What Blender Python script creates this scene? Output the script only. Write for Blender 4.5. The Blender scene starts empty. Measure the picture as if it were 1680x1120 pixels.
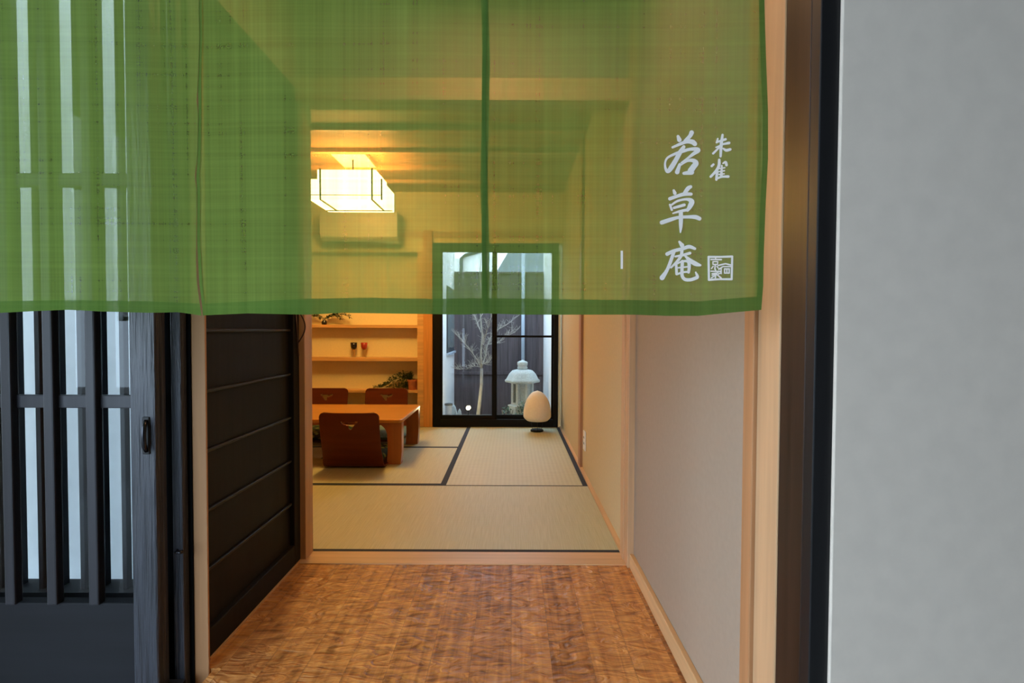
import bpy, bmesh, math, random
from mathutils import Vector, Matrix, Euler
random.seed(7)
R = math.radians
S = bpy.context.scene
C = S.collection

# ------------------------------------------------------------------ camera, world, lights, exposure
F = 790.0
CAM = Vector((0, 0, 0.97))
CROT = Euler((R(90 - 1.38), R(0.0), R(0.0)), 'XYZ')
ROLL = R(0.22)
cd = bpy.data.cameras.new('camera'); cam = bpy.data.objects.new('camera', cd); C.objects.link(cam)
cd.sensor_fit = 'HORIZONTAL'; cd.sensor_width = 36.0; cd.lens = 36.0 * F / 1680.0
cd.clip_start = 0.05; cd.clip_end = 200
CM = CROT.to_matrix() @ Matrix.Rotation(ROLL, 3, 'Z')
cam.matrix_world = Matrix.Translation(CAM) @ CM.to_4x4()
S.camera = cam
S.view_settings.view_transform = 'Standard'; S.view_settings.look = 'None'
S.view_settings.gamma = 1.0; S.view_settings.use_curve_mapping = False
S.view_settings.exposure = 0.0
S.cycles.max_bounces = 10; S.cycles.diffuse_bounces = 5; S.cycles.transparent_max_bounces = 16
S.cycles.sample_clamp_indirect = 6.0
S.cycles.caustics_reflective = False; S.cycles.caustics_refractive = False

w = bpy.data.worlds.new('overcast'); S.world = w; w.use_nodes = True
bg = w.node_tree.nodes['Background']
bg.inputs['Color'].default_value = (0.64, 0.83, 1.03, 1); bg.inputs['Strength'].default_value = 7.2

def light(name, kind, loc, power, color, size=0.1, rot=(0, 0, 0)):
    l = bpy.data.lights.new(name, kind); l.energy = power; l.color = color
    if kind == 'AREA': l.shape = 'DISK'; l.size = size
    if kind in ('POINT', 'SPOT'): l.shadow_soft_size = size
    o = bpy.data.objects.new(name, l); o.location = loc; o.rotation_euler = rot; C.objects.link(o); return o
light('room_light', 'POINT', (-1.24, 3.81, 1.90), 30, (1.0, 0.60, 0.12), 0.12)
light('hall_light', 'AREA', (-0.1, 1.50, 2.30), 8.0, (1.0, 0.56, 0.26), 0.10)

def at(px, py, Y):
    d = CM @ Vector(((px - 840) / F, (560 - py) / F, -1))
    return CAM + d * (Y / d.y)

def X_at(px, Y): return (px-840)*(Y+.01)/F

# ------------------------------------------------------------------ mesh helpers
class MB:
    def __init__(s): s.v = []; s.f = []
    def box(s, x0, x1, y0, y1, z0, z1):
        b = len(s.v)
        s.v += [(x, y, z) for z in (z0, z1) for y in (y0, y1) for x in (x0, x1)]
        s.f += [tuple(b + i for i in q) for q in ((0,2,3,1),(4,5,7,6),(0,1,5,4),(2,6,7,3),(0,4,6,2),(1,3,7,5))]
        return s
    def tube(s, pts, rad, n=8, cap=True):
        pts = [Vector(p) for p in pts]
        if not hasattr(rad, '__len__'): rad = [rad] * len(pts)
        b = len(s.v); up = None
        for i, p in enumerate(pts):
            t = (pts[min(i+1, len(pts)-1)] - pts[max(i-1, 0)]).normalized()
            if up is None:
                up = Vector((0, 0, 1)) if abs(t.z) < .9 else Vector((1, 0, 0))
            a = t.cross(up).normalized(); c = a.cross(t).normalized(); up = c
            for k in range(n):
                an = 2 * math.pi * k / n
                s.v.append(tuple(p + (a * math.cos(an) + c * math.sin(an)) * rad[i]))
        for i in range(len(pts) - 1):
            for k in range(n):
                s.f.append((b+i*n+k, b+i*n+(k+1)%n, b+(i+1)*n+(k+1)%n, b+(i+1)*n+k))
        if cap:
            s.f.append(tuple(b+k for k in range(n))[::-1]); e = b+(len(pts)-1)*n
            s.f.append(tuple(e+k for k in range(n)))
        return s
    def lathe(s, prof, c=(0,0,0), n=32, fn=None):
        b = len(s.v)
        for r, z in prof:
            for k in range(n):
                a = 2*math.pi*k/n; rr = r * (fn(a, r, z) if fn else 1)
                s.v.append((c[0]+rr*math.cos(a), c[1]+rr*math.sin(a), c[2]+z))
        for i in range(len(prof)-1):
            for k in range(n):
                s.f.append((b+i*n+k, b+i*n+(k+1)%n, b+(i+1)*n+(k+1)%n, b+(i+1)*n+k))
        s.f.append(tuple(b+k for k in range(n))[::-1]); e = b+(len(prof)-1)*n
        s.f.append(tuple(e+k for k in range(n)))
        return s
    def prism(s, poly, axis, a0, a1):
        # poly of 2-D points extruded along axis ('x': poly is y,z; 'y': poly is x,z; 'z': poly is x,y)
        b = len(s.v); n = len(poly)
        for a in (a0, a1):
            for p, q in poly:
                s.v.append({'x': (a, p, q), 'y': (p, a, q), 'z': (p, q, a)}[axis])
        s.f.append(tuple(range(b, b+n))); s.f.append(tuple(range(b+n, b+2*n))[::-1])
        for i in range(n): s.f.append((b+i, b+n+i, b+n+(i+1)%n, b+(i+1)%n))
        return s
    def leaf(s, p, d, L, W, up=Vector((0,0,1))):
        d = d.normalized(); a = d.cross(up)
        if a.length < 1e-3: a = Vector((1,0,0))
        a.normalize(); nrm = a.cross(d)
        b = len(s.v)
        for t, wd, h in ((0,0,0),(.3,.8,.08),(.6,1,.1),(1,0,0)):
            q = p + d*L*t + nrm*h*L
            s.v += [tuple(q - a*W*wd/2), tuple(q + nrm*(-.08*L if wd else 0)), tuple(q + a*W*wd/2)]
        for i in range(3):
            for k in range(2): s.f.append((b+i*3+k, b+i*3+k+1, b+(i+1)*3+k+1, b+(i+1)*3+k))
        return s

def wloc(o):
    v = Vector((0,0,0))
    while o is not None: v = v + o.location; o = o.parent
    return v
def obj(name, mb, mat, parent=None, bevel=0.0, smooth=False, seg=2):
    off = wloc(parent) if parent else Vector((0,0,0))
    me = bpy.data.meshes.new(name)
    me.from_pydata([tuple(Vector(v) - off) for v in mb.v], [], mb.f); me.validate()
    bm = bmesh.new(); bm.from_mesh(me); bmesh.ops.recalc_face_normals(bm, faces=bm.faces); bm.to_mesh(me); bm.free()
    me.materials.append(mat)
    if smooth:
        for p in me.polygons: p.use_smooth = True
    o = bpy.data.objects.new(name, me); C.objects.link(o)
    if parent: o.parent = parent
    if bevel:
        m = o.modifiers.new('bevel', 'BEVEL'); m.width = bevel; m.segments = seg; m.limit_method = 'ANGLE'; m.angle_limit = R(40)
    return o
def thing(name, label, cat, loc=(0,0,0), group=None):
    o = bpy.data.objects.new(name, None); o.empty_display_size = .05; C.objects.link(o); o.location = loc
    if label: o['label'] = label; o['category'] = cat
    if group: o['group'] = group
    return o
def tag(o, label, cat, group=None):
    o['label'] = label; o['category'] = cat
    if group: o['group'] = group
    return o
def struct(name, mb, mat, label=None, bevel=0.0):
    o = obj(name, mb, mat, None, bevel); o['kind'] = 'structure'
    if label: o['label'] = label
    return o
def sroot(name, loc=(0,0,0), label=None):
    o = bpy.data.objects.new(name, None); o.location = loc; C.objects.link(o); o['kind'] = 'structure'
    if label: o['label'] = label
    return o

# ------------------------------------------------------------------ materials
def newmat(name):
    m = bpy.data.materials.new(name); m.use_nodes = True
    return m, m.node_tree, m.node_tree.nodes['Principled BSDF']
def plain(name, col, rough=.6, var=0.0, scale=30, bump=0.0, metal=0, spec=.5, stretch=(1,1,1), coat=0):
    m, nt, p = newmat(name)
    p.inputs['Base Color'].default_value = (*col, 1); p.inputs['Roughness'].default_value = rough
    p.inputs['Metallic'].default_value = metal; p.inputs['Specular IOR Level'].default_value = spec
    p.inputs['Coat Weight'].default_value = coat; p.inputs['Coat Roughness'].default_value = .15
    if var or bump:
        tc = nt.nodes.new('ShaderNodeTexCoord'); mp = nt.nodes.new('ShaderNodeMapping'); mp.inputs['Scale'].default_value = stretch
        nz = nt.nodes.new('ShaderNodeTexNoise'); nz.inputs['Scale'].default_value = scale; nz.inputs['Detail'].default_value = 5
        nt.links.new(tc.outputs['Object'], mp.inputs[0]); nt.links.new(mp.outputs[0], nz.inputs['Vector'])
        if var:
            cr = nt.nodes.new('ShaderNodeValToRGB')
            cr.color_ramp.elements[0].position = .3; cr.color_ramp.elements[1].position = .7
            cr.color_ramp.elements[0].color = (*[c*(1-var) for c in col], 1); cr.color_ramp.elements[1].color = (*[min(1, c*(1+var)) for c in col], 1)
            nt.links.new(nz.outputs['Fac'], cr.inputs[0]); nt.links.new(cr.outputs[0], p.inputs['Base Color'])
        if bump:
            b = nt.nodes.new('ShaderNodeBump'); b.inputs['Strength'].default_value = bump; b.inputs['Distance'].default_value = .003
            nt.links.new(nz.outputs['Fac'], b.inputs['Height']); nt.links.new(b.outputs[0], p.inputs['Normal'])
    return m
def wood(name, col, axis='z', rough=.5, var=.25, bump=.1, spec=.4, scale=40, coat=0):
    st = {'x': (.05,1,1), 'y': (1,.05,1), 'z': (1,1,.05)}[axis]
    return plain(name, col, rough, var, scale, bump, 0, spec, st, coat)
def emis(name, col, st):
    m, nt, p = newmat(name)
    p.inputs['Base Color'].default_value = (*[min(1, c) for c in col], 1)
    p.inputs['Emission Color'].default_value = (*col, 1); p.inputs['Emission Strength'].default_value = st
    return m

M = {}
M['plaster_lamplit'] = plain('lamplit_cream_plaster', (.58,.46,.26), .9, .03, 60, .08)  # same plaster as the hall, room lamp's yellow put into the colour
M['plaster_lampglow'] = plain('lamplit_golden_plaster', (.84,.72,.42), .9, .03, 60, .08)  # plaster made brighter and yellower to carry the lamp glow
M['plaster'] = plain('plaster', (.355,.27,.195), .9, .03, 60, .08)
M['plaster_out'] = plain('plaster_outside', (.76,.63,.51), .9, .03, 25, .10)
M['white_out'] = plain('white_render_outside', (.90,.91,.92), .9, .03, 25, .1)
M['hinoki_z'] = wood('cypress_upright', (.56,.33,.17), 'z', .5, .12)
M['hinoki_tan'] = wood('cypress_tan', (.47,.235,.10), 'z', .6, .12)
M['hinoki_x'] = wood('cypress_across', (.62,.39,.20), 'x', .45, .12)
M['hinoki_y'] = wood('cypress_lengthwise', (.62,.39,.19), 'y', .45, .12)
M['hinoki_red'] = wood('cypress_reddish', (.42,.20,.085), 'z', .5, .15)
M['ceil'] = wood('ceiling_board', (.40,.25,.12), 'x', .6, .12)
M['shelf_wood'] = wood('shelf_pine', (.66,.38,.15), 'x', .45, .15)
M['pine_post'] = wood('alcove_post_pine', (.60,.27,.08), 'z', .45, .2)
M['black_wood'] = wood('black_stained_boards', (.0060,.0062,.007), 'z', .7, .2, .05, .04)
M['black_door'] = wood('black_stained_door', (.009,.0075,.007), 'z', .6, .3, .1, .2)
M['batten'] = plain('black_batten', (.010,.009,.009), .4, spec=.3)
M['lattice'] = wood('charcoal_lattice', (.022,.020,.024), 'z', .42, .3, .3, .4)
M['stile'] = wood('weathered_charcoal_stile', (.034,.035,.044), 'z', .38, .6, 1.0, .6, 90)
M['stile'].node_tree.nodes['Bump'].inputs['Distance'].default_value = .008
M['dark_board'] = wood('dark_kick_board', (.011,.011,.013), 'x', .7, .15, .1, .25)
M['brown_post'] = wood('dark_brown_post', (.028,.015,.009), 'z', .42, .35, .1, .3)
M['black_post'] = wood('black_post_face', (.012,.011,.011), 'z', .45, .2, .1, .3)
M['alu'] = plain('black_aluminium', (.006,.006,.0065), .5, spec=.15)
M['heri'] = plain('navy_cloth_border', (.012,.014,.022), .8, .2, 300)
M['metal'] = plain('dark_metal', (.05,.05,.055), .3, metal=1)
M['leather'] = plain('brown_leather', (.05,.02,.012), .4)
M['table'] = wood('orange_lacquered_wood', (.60,.25,.035), 'x', .28, .12, .02, .5, 25, .3)
M['table_leg'] = wood('orange_lacquered_leg', (.40,.13,.03), 'z', .3, .12, .02, .5, 25, .3)
M['zaisu'] = wood('red_brown_bentwood', (.12,.024,.006), 'x', .45, .15, .02, .2, 20, 0)
M['concrete'] = plain('porch_stone', (.28,.28,.28), .8, .2, 30, .3)
M['stone'] = plain('pale_granite', (.50,.55,.55), .9, .3, 120, .6)
M['fence'] = wood('brown_fence_boards', (.095,.075,.082), 'z', .7, .3, .3)
M['bark'] = plain('pale_bark', (.40,.38,.34), .8, .25, 60, .4, stretch=(1,1,.3))
M['terracotta'] = plain('terracotta', (.42,.13,.05), .8, .15, 40)
M['leaf'] = plain('house_plant_leaf', (.045,.075,.02), .5, .4, 40)
M['leaf_out'] = plain('garden_leaf', (.10,.17,.12), .6, .4, 40)
M['soil'] = plain('garden_soil', (.16,.15,.14), .9, .4, 60, .5)
M['plastic'] = plain('white_plastic', (.82,.80,.74), .4)
M['ac_shell'] = plain('cream_appliance_shell', (.62,.56,.44), .5)
M['white'] = plain('white_matte', (.85,.85,.83), .6)
M['lacq_black'] = plain('black_lacquer', (.012,.010,.010), .2, coat=.5)
M['lacq_red'] = plain('red_lacquer', (.42,.035,.015), .25, coat=.5)
M['pale_leg'] = plain('pale_reed', (.55,.36,.16), .5)
M['grey_roof'] = plain('grey_roof', (.20,.24,.29), .7, .2, 20, stretch=(6,.3,.3))
M['gutter'] = plain('dark_gutter', (.05,.06,.07), .5)
M['pipe'] = plain('pale_blue_pipe', (.45,.52,.62), .5)
M['grey_glass'] = plain('grey_window_glass', (.16,.20,.21), .25)
M['blue_box'] = plain('blue_grey_stone', (.28,.34,.48), .8, .15, 20)
M['green_board'] = plain('green_grey_board', (.24,.34,.32), .6, .3, 20)

# hall floor: chiselled planks running away from the door
def floor_mat():
    m, nt, p = newmat('chiselled_plank_floor'); N = nt.nodes; L = nt.links
    tc = N.new('ShaderNodeTexCoord'); sp = N.new('ShaderNodeSeparateXYZ'); L.new(tc.outputs['Object'], sp.inputs[0])
    def mth(op, a, b=None):
        n = N.new('ShaderNodeMath'); n.operation = op
        for i, q in enumerate((a, b)):
            if q is None: continue
            if isinstance(q, (int, float)): n.inputs[i].default_value = q
            else: L.new(q, n.inputs[i])
        return n.outputs[0]
    px = mth('DIVIDE', sp.outputs['X'], .118); idx = mth('FLOOR', px); fr = mth('FRACT', px)
    wn = N.new('ShaderNodeTexWhiteNoise'); wn.noise_dimensions = '1D'; L.new(idx, wn.inputs['W'])
    # waves across the plank
    mp = N.new('ShaderNodeCombineXYZ')
    L.new(mth('MULTIPLY', sp.outputs['X'], 10.0), mp.inputs[0])
    L.new(mth('ADD', mth('MULTIPLY', sp.outputs['Y'], 27.0), mth('MULTIPLY', wn.outputs['Value'], 40.0)), mp.inputs[1])
    nz = N.new('ShaderNodeTexNoise'); nz.inputs['Scale'].default_value = 1.0; nz.inputs['Detail'].default_value = 2.5
    nz.inputs['Roughness'].default_value = .6; nz.inputs['Distortion'].default_value = 1.6; L.new(mp.outputs[0], nz.inputs['Vector'])
    mp2 = N.new('ShaderNodeMapping'); mp2.inputs['Scale'].default_value = (45, 3, 1)
    g = N.new('ShaderNodeTexNoise'); g.inputs['Scale'].default_value = 1; g.inputs['Detail'].default_value = 6; g.inputs['Distortion'].default_value = .8
    L.new(tc.outputs['Object'], mp2.inputs[0]); L.new(mp2.outputs[0], g.inputs['Vector'])
    tot = mth('ADD', mth('ADD', mth('MULTIPLY', nz.outputs['Fac'], .58), mth('MULTIPLY', g.outputs['Fac'], .45)), mth('ADD', mth('MULTIPLY', wn.outputs['Value'], .10), .075))
    cr = N.new('ShaderNodeValToRGB'); e = cr.color_ramp.elements
    e[0].position = .48; e[0].color = (.20,.068,.014,1); e[1].position = .84; e[1].color = (.80,.40,.12,1)
    k = cr.color_ramp.elements.new(.62); k.color = (.48,.20,.055,1)
    L.new(tot, cr.inputs[0])
    seam = mth('LESS_THAN', fr, .018)
    mx = N.new('ShaderNodeMix'); mx.data_type = 'RGBA'; L.new(mth('MULTIPLY', seam, .45), mx.inputs[0]); L.new(cr.outputs[0], mx.inputs[6]); mx.inputs[7].default_value = (.10,.05,.02,1)
    L.new(mx.outputs[2], p.inputs['Base Color'])
    b = N.new('ShaderNodeBump'); b.inputs['Strength'].default_value = 1.0; b.inputs['Distance'].default_value = .015
    L.new(nz.outputs['Fac'], b.inputs['Height']); L.new(b.outputs[0], p.inputs['Normal'])
    p.inputs['Roughness'].default_value = .38; p.inputs['Specular IOR Level'].default_value = .45
    return m
M['floor'] = floor_mat()

def tatami_mat(name, across):
    m, nt, p = newmat(name); N = nt.nodes; L = nt.links
    tc = N.new('ShaderNodeTexCoord'); wv = N.new('ShaderNodeTexWave'); wv.wave_type = 'BANDS'
    wv.bands_direction = 'X' if across else 'Y'
    wv.inputs['Scale'].default_value = 11 if across else 30; wv.inputs['Distortion'].default_value = .2
    L.new(tc.outputs['Object'], wv.inputs['Vector'])
    mp = N.new('ShaderNodeMapping'); mp.inputs['Scale'].default_value = (3, 150, 1) if across else (150, 3, 1)
    nz = N.new('ShaderNodeTexNoise'); nz.inputs['Scale'].default_value = 2; nz.inputs['Detail'].default_value = 4
    L.new(tc.outputs['Object'], mp.inputs[0]); L.new(mp.outputs[0], nz.inputs['Vector'])
    cr = N.new('ShaderNodeValToRGB'); cr.color_ramp.elements[0].position = .3; cr.color_ramp.elements[1].position = .75
    cr.color_ramp.elements[0].color = (.44,.42,.25,1); cr.color_ramp.elements[1].color = (.56,.54,.35,1)
    ad = N.new('ShaderNodeMath'); ad.operation = 'MULTIPLY_ADD'; ad.inputs[1].default_value = .14 if across else .05
    L.new(wv.outputs['Fac'], ad.inputs[0]); L.new(nz.outputs['Fac'], ad.inputs[2]); L.new(ad.outputs[0], cr.inputs[0])
    L.new(cr.outputs[0], p.inputs['Base Color'])
    b = N.new('ShaderNodeBump'); b.inputs['Strength'].default_value = .5; b.inputs['Distance'].default_value = .001
    L.new(wv.outputs['Fac'], b.inputs['Height']); L.new(b.outputs[0], p.inputs['Normal'])
    p.inputs['Roughness'].default_value = .5; p.inputs['Specular IOR Level'].default_value = .45
    return m
M['tatami_x'] = tatami_mat('woven_rush_lengthways', False)
M['tatami_y'] = tatami_mat('woven_rush_crossways', True)

def cloth_mat(name, see, col_a, col_b):
    # open weave: part see-through holes, part green thread that reflects and lets light through
    m = bpy.data.materials.new(name); m.use_nodes = True; nt = m.node_tree; N = nt.nodes; L = nt.links
    for n in list(N): N.remove(n)
    out = N.new('ShaderNodeOutputMaterial'); tc = N.new('ShaderNodeTexCoord')
    def nz(sc, det, seed):
        mp = N.new('ShaderNodeMapping'); mp.inputs['Scale'].default_value = sc; mp.inputs['Location'].default_value = (seed, seed, seed)
        n = N.new('ShaderNodeTexNoise'); n.inputs['Scale'].default_value = 1; n.inputs['Detail'].default_value = det
        L.new(tc.outputs['Object'], mp.inputs[0]); L.new(mp.outputs[0], n.inputs['Vector']); return n.outputs['Fac']
    def mth(op, a, b, c=None):
        n = N.new('ShaderNodeMath'); n.operation = op
        for i, q in enumerate((a, b, c)):
            if q is None: continue
            if isinstance(q, (int, float)): n.inputs[i].default_value = q
            else: L.new(q, n.inputs[i])
        return n.outputs[0]
    v = nz((260, 1, 2.5), 3, 1.3); h = nz((2.2, 1, 170), 3, 5.1); v2 = nz((60, 1, 1.2), 2, 9.2); h2 = nz((3, 1, 45), 2, 3.7)
    blot = nz((7, 1, 9), 3, 2.2)
    th = mth('ADD', mth('ADD', v, h), mth('ADD', mth('MULTIPLY', v2, 1.2), mth('MULTIPLY', h2, .7)))   # about 2.05
    dv = mth('SUBTRACT', th, 1.95)
    fac = mth('MULTIPLY_ADD', dv, .17, see); fac = mth('MAXIMUM', fac, .15); fac = mth('MINIMUM', fac, .9)
    cr = N.new('ShaderNodeValToRGB'); cr.color_ramp.elements[0].position = .25; cr.color_ramp.elements[1].position = .75
    cr.color_ramp.elements[0].color = (*col_a, 1); cr.color_ramp.elements[1].color = (*col_b, 1)
    L.new(mth('MULTIPLY_ADD', dv, -.25, mth('MULTIPLY_ADD', blot, .4, .3)), cr.inputs[0])
    df = N.new('ShaderNodeBsdfDiffuse'); tl = N.new('ShaderNodeBsdfTranslucent'); tr = N.new('ShaderNodeBsdfTransparent')
    L.new(cr.outputs[0], df.inputs[0]); L.new(cr.outputs[0], tl.inputs[0]); tr.inputs[0].default_value = (1, .98, .88, 1)
    m1 = N.new('ShaderNodeMixShader'); m1.inputs[0].default_value = .30; L.new(df.outputs[0], m1.inputs[1]); L.new(tl.outputs[0], m1.inputs[2])
    m2 = N.new('ShaderNodeMixShader'); L.new(fac, m2.inputs[0]); L.new(m1.outputs[0], m2.inputs[1]); L.new(tr.outputs[0], m2.inputs[2])
    L.new(m2.outputs[0], out.inputs[0])
    return m
M['noren'] = cloth_mat('green_open_weave', .31, (.18,.28,.05), (.25,.38,.08))
M['noren_hem'] = cloth_mat('green_open_weave_folded', .16, (.10,.20,.035), (.16,.27,.055))
M['print'] = plain('white_print', (.96,.87,.77), .8)

def glass_mat():
    m = bpy.data.materials.new('window_glass'); m.use_nodes = True; nt = m.node_tree; N = nt.nodes; L = nt.links
    for n in list(N): N.remove(n)
    out = N.new('ShaderNodeOutputMaterial'); tr = N.new('ShaderNodeBsdfTransparent'); tr.inputs[0].default_value = (.94,.97,.97,1)
    gl = N.new('ShaderNodeBsdfGlossy'); gl.inputs['Roughness'].default_value = .02
    fr = N.new('ShaderNodeFresnel'); fr.inputs[0].default_value = 1.45
    ge = N.new('ShaderNodeNewGeometry'); k1 = N.new('ShaderNodeMath'); k1.operation = 'SUBTRACT'; k1.inputs[0].default_value = 1.0; L.new(ge.outputs['Backfacing'], k1.inputs[1])
    k2 = N.new('ShaderNodeMath'); k2.operation = 'MULTIPLY'; L.new(fr.outputs[0], k2.inputs[0]); L.new(k1.outputs[0], k2.inputs[1])
    mx = N.new('ShaderNodeMixShader'); L.new(k2.outputs[0], mx.inputs[0]); L.new(tr.outputs[0], mx.inputs[1]); L.new(gl.outputs[0], mx.inputs[2]); L.new(mx.outputs[0], out.inputs[0])
    return m
M['glass'] = glass_mat()

def pattern_cushion():
    m, nt, p = newmat('green_leaf_print'); N = nt.nodes; L = nt.links
    tc = N.new('ShaderNodeTexCoord'); v = N.new('ShaderNodeTexVoronoi'); v.inputs['Scale'].default_value = 22
    L.new(tc.outputs['Object'], v.inputs['Vector']); cr = N.new('ShaderNodeValToRGB')
    cr.color_ramp.elements[0].position = .32; cr.color_ramp.elements[0].color = (.20,.22,.035,1)
    cr.color_ramp.elements[1].position = .45; cr.color_ramp.elements[1].color = (.012,.035,.022,1)
    L.new(v.outputs['Distance'], cr.inputs[0]); L.new(cr.outputs[0], p.inputs['Base Color']); p.inputs['Roughness'].default_value = .8
    return m
M['cushion'] = pattern_cushion()
M['cushion_grey'] = plain('grey_green_cloth', (.13,.20,.17), .85, .3, 60)
M['lamp_paper'] = emis('lit_lamp_paper', (1.0, .68, .24), 13.0)
M['washi'] = plain('cream_paper', (.86,.78,.66), .8, .04, 80, .1)
M['spot_glow'] = emis('spotlight_glow', (1.0, .82, .45), 30.0)
M['plate_lit'] = plain('white_enamel', (.85,.8,.7), .4)

# ================================================================== THE SETTING
XR, XL = .50, -.885          # right wall line, left hall wall line
CZ = 2.33
# floors
o = struct('floor', MB().box(XL-.05, XR, 1.353, 1.965, -.12, 0).box(-.846, XR, .90, 1.353, -.12, 0), M['floor'], 'brown hand-chiselled plank floor of the entrance hall')
struct('trim_1', MB().box(XL-.05, XR, 1.965, 2.075, -.05, .004), M['hinoki_x'], 'pale wooden threshold between hall and tatami room', .002)
struct('floor_room', MB().box(-2.5, XR+.1, 2.0, 5.3, -.15, -.055), M['hinoki_x'], 'subfloor under the tatami mats')
struct('floor_porch', MB().box(-3.2, 4.0, -4.0, 1.30, -.40, -.30), M['concrete'], 'stone floor of the porch')
struct('trim_2', MB().box(-.846, XR, .874, .90, -.30, 0), M['hinoki_x'], 'wooden step edge below the hall floor')
struct('floor_side', MB().box(-3.0, -.90, 1.25, 1.31, -.30, 0), M['dark_board'], 'dark sill under the lattice door')
# right wall: hall portion and room portion
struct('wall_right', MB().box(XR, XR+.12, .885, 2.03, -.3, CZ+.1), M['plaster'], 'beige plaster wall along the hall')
struct('wall_right_room', MB().box(XR, XR+.12, 2.03, 5.02, -.3, CZ+.1), M['plaster_lamplit'], 'plaster wall along the tatami room, lamp yellow put into its colour')
struct('baseboard_right', MB().box(.484, XR, .985, 1.95, 0, .058), M['hinoki_y'], 'pale wooden skirting along the hall wall', .002)
struct('trim_3', MB().box(.476, XR, 2.08, 4.80, -.055, .006), M['hinoki_y'], 'pale wooden edge strip beside the tatami')
# posts on the right
struct('trim_4', MB().box(.474, XR+.01, 1.945, 2.005, 0, CZ).box(.470, XR+.01, 2.005, 2.06, 0, CZ), M['hinoki_z'], 'pale wooden corner post between hall and room', .002)
struct('trim_5', MB().box(.482, XR+.01, 3.37, 3.47, .0, CZ), M['hinoki_red'], 'slim reddish post on the room wall', .002)
struct('trim_6', MB().box(.478, XR+.02, .952, .992, -.3, CZ), M['hinoki_red'], 'reddish edge of the pale entrance post', .002)
struct('trim_7', MB().box(.486, XR+.02, .874, .952, -.3, CZ), M['hinoki_z'], 'pale wooden entrance post behind the green curtain edge', .002)
# dark entrance post and outer wall
struct('trim_8', MB().box(.488, .60, .800, .874, -.3, 2.6), M['brown_post'], 'inner face of the dark entrance post, coloured with its brown reflection', .002)  # one dark post; the brown reflection is put into this face's colour
struct('trim_9', MB().box(.488, .60, .775, .800, -.3, 2.6), M['black_post'], 'black front strip of the entrance post', .002)
wf = MB().box(.518, 3.6, .769, .776, -.3, 3.2).box(.60, 3.6, .776, .884, -.3, 3.2)
o = struct('wall_front', wf, M['plaster_out'], 'grey white plaster wall beside the entrance', .002)
struct('wall_lintel', MB().box(-3.0, .62, .80, .884, 2.05, 3.2), M['black_wood'], 'dark beam over the entrance')
struct('wall_front_left', MB().box(-3.4, -1.75, .76, .884, -.3, 2.05), M['plaster_out'], 'plaster wall left of the entrance')
# left hall wall above/beyond the black door
struct('wall_left', MB().box(XL-.12, XL, 1.36, 2.0, 1.95, CZ+.05), M['plaster'], 'plaster strip above the black batten door')
struct('wall_room_entrance', MB().box(-2.5, XL-.05, 2.0, 2.075, -.15, CZ+.05).box(XL-.05, XR, 2.0, 2.06, 1.99, CZ+.05), M['plaster'], 'plaster wall between hall and room')
struct('trim_10', MB().box(XL-.06, XR, 1.975, 2.07, 1.90, 1.99), M['hinoki_x'], 'wooden lintel over the room entrance', .002)
# far-left jamb post at the room entrance (pink-brown, with knots)
struct('trim_11', MB().box(XL-.06, -.862, 2.00, 2.075, -.05, 1.905), M['hinoki_z'], 'pale knotty post at the left of the room entrance', .002)
struct('trim_12', MB().box(X_at(316,1.345), X_at(340,1.345), 1.345, 1.352, -.30, CZ).box(X_at(316,1.345), -.884, 1.352, 1.389, -.05, CZ), M['hinoki_tan'], 'slim pale post before the black batten door', .002)
struct('trim_13', MB().box(XL-.03, XL+.006, 1.388, 1.995, -.01, .006), M['hinoki_y'], 'thin pale strip under the black door')
# ceilings
struct('ceiling', MB().box(XL-.1, XR+.1, .884, 2.0, CZ, CZ+.08), M['plaster'], 'plaster ceiling of the entrance hall')
cr_ = sroot('ceiling_room', (-1, 3.5, CZ), 'light board ceiling of the tatami room')
obj('board', MB().box(-2.5, XR+.1, 2.0, 5.3, CZ, CZ+.08), M['ceil'], cr_)
for yy in (2.45, 2.85, 3.25, 3.65, 4.02, 4.40):
    obj('batten', MB().box(-2.45, XR, yy, yy+.04, CZ-.03, CZ), M['hinoki_x'], cr_, .002)
struct('ceiling_side', MB().box(-3.2, XL-.1, .80, 1.31, CZ, CZ+.08), M['black_wood'], 'dark ceiling before the lattice door')
# room walls
struct('wall_room_left', MB().box(-2.6, -2.4, 2.0, 5.3, -.15, CZ+.05), M['plaster'], 'left plaster wall of the room')
SX0, SX1 = -2.4, -.942
YF = 4.80
bw = MB().box(SX0, -.80, YF, YF+.12, 1.74, CZ+.05).box(-.80, XR, YF, YF+.12, 1.83, CZ+.05)
bw.box(SX0, -.80, 4.935, 5.05, -.15, 1.8)
struct('wall_back', bw, M['plaster_lampglow'], 'plaster back wall with shelf alcove')
struct('trim_14', MB().box(-.880, -.790, 4.775, 4.875, -.055, 1.95), M['pine_post'], 'orange pine post between alcove and window', .003)
struct('trim_15', MB().box(-.942, -.880, 4.79, 4.86, -.055, 1.74), M['shelf_wood'], 'pale alcove frame beside the pine post', .002)
struct('trim_16', MB().box(SX0, XR, 4.785, 4.80, 1.88, 1.94), M['hinoki_x'], 'picture rail above the window')

# ---- window
WX0, WX1, WZ1 = -.786, .462, 1.815
win = sroot('window_1', (-.16, 4.84, 0), 'black sliding window onto the courtyard garden')
wb = MB().box(WX0, WX0+.075, 4.79, 4.90, -.055, WZ1).box(WX1-.045, WX1, 4.79, 4.90, -.055, WZ1)
wb.box(WX0+.075, WX1-.045, 4.79, 4.90, -.055, .075).box(WX0+.075, WX1-.045, 4.79, 4.90, WZ1-.045, WZ1)
obj('window_frame', wb, M['alu'], win, .003)
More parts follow.
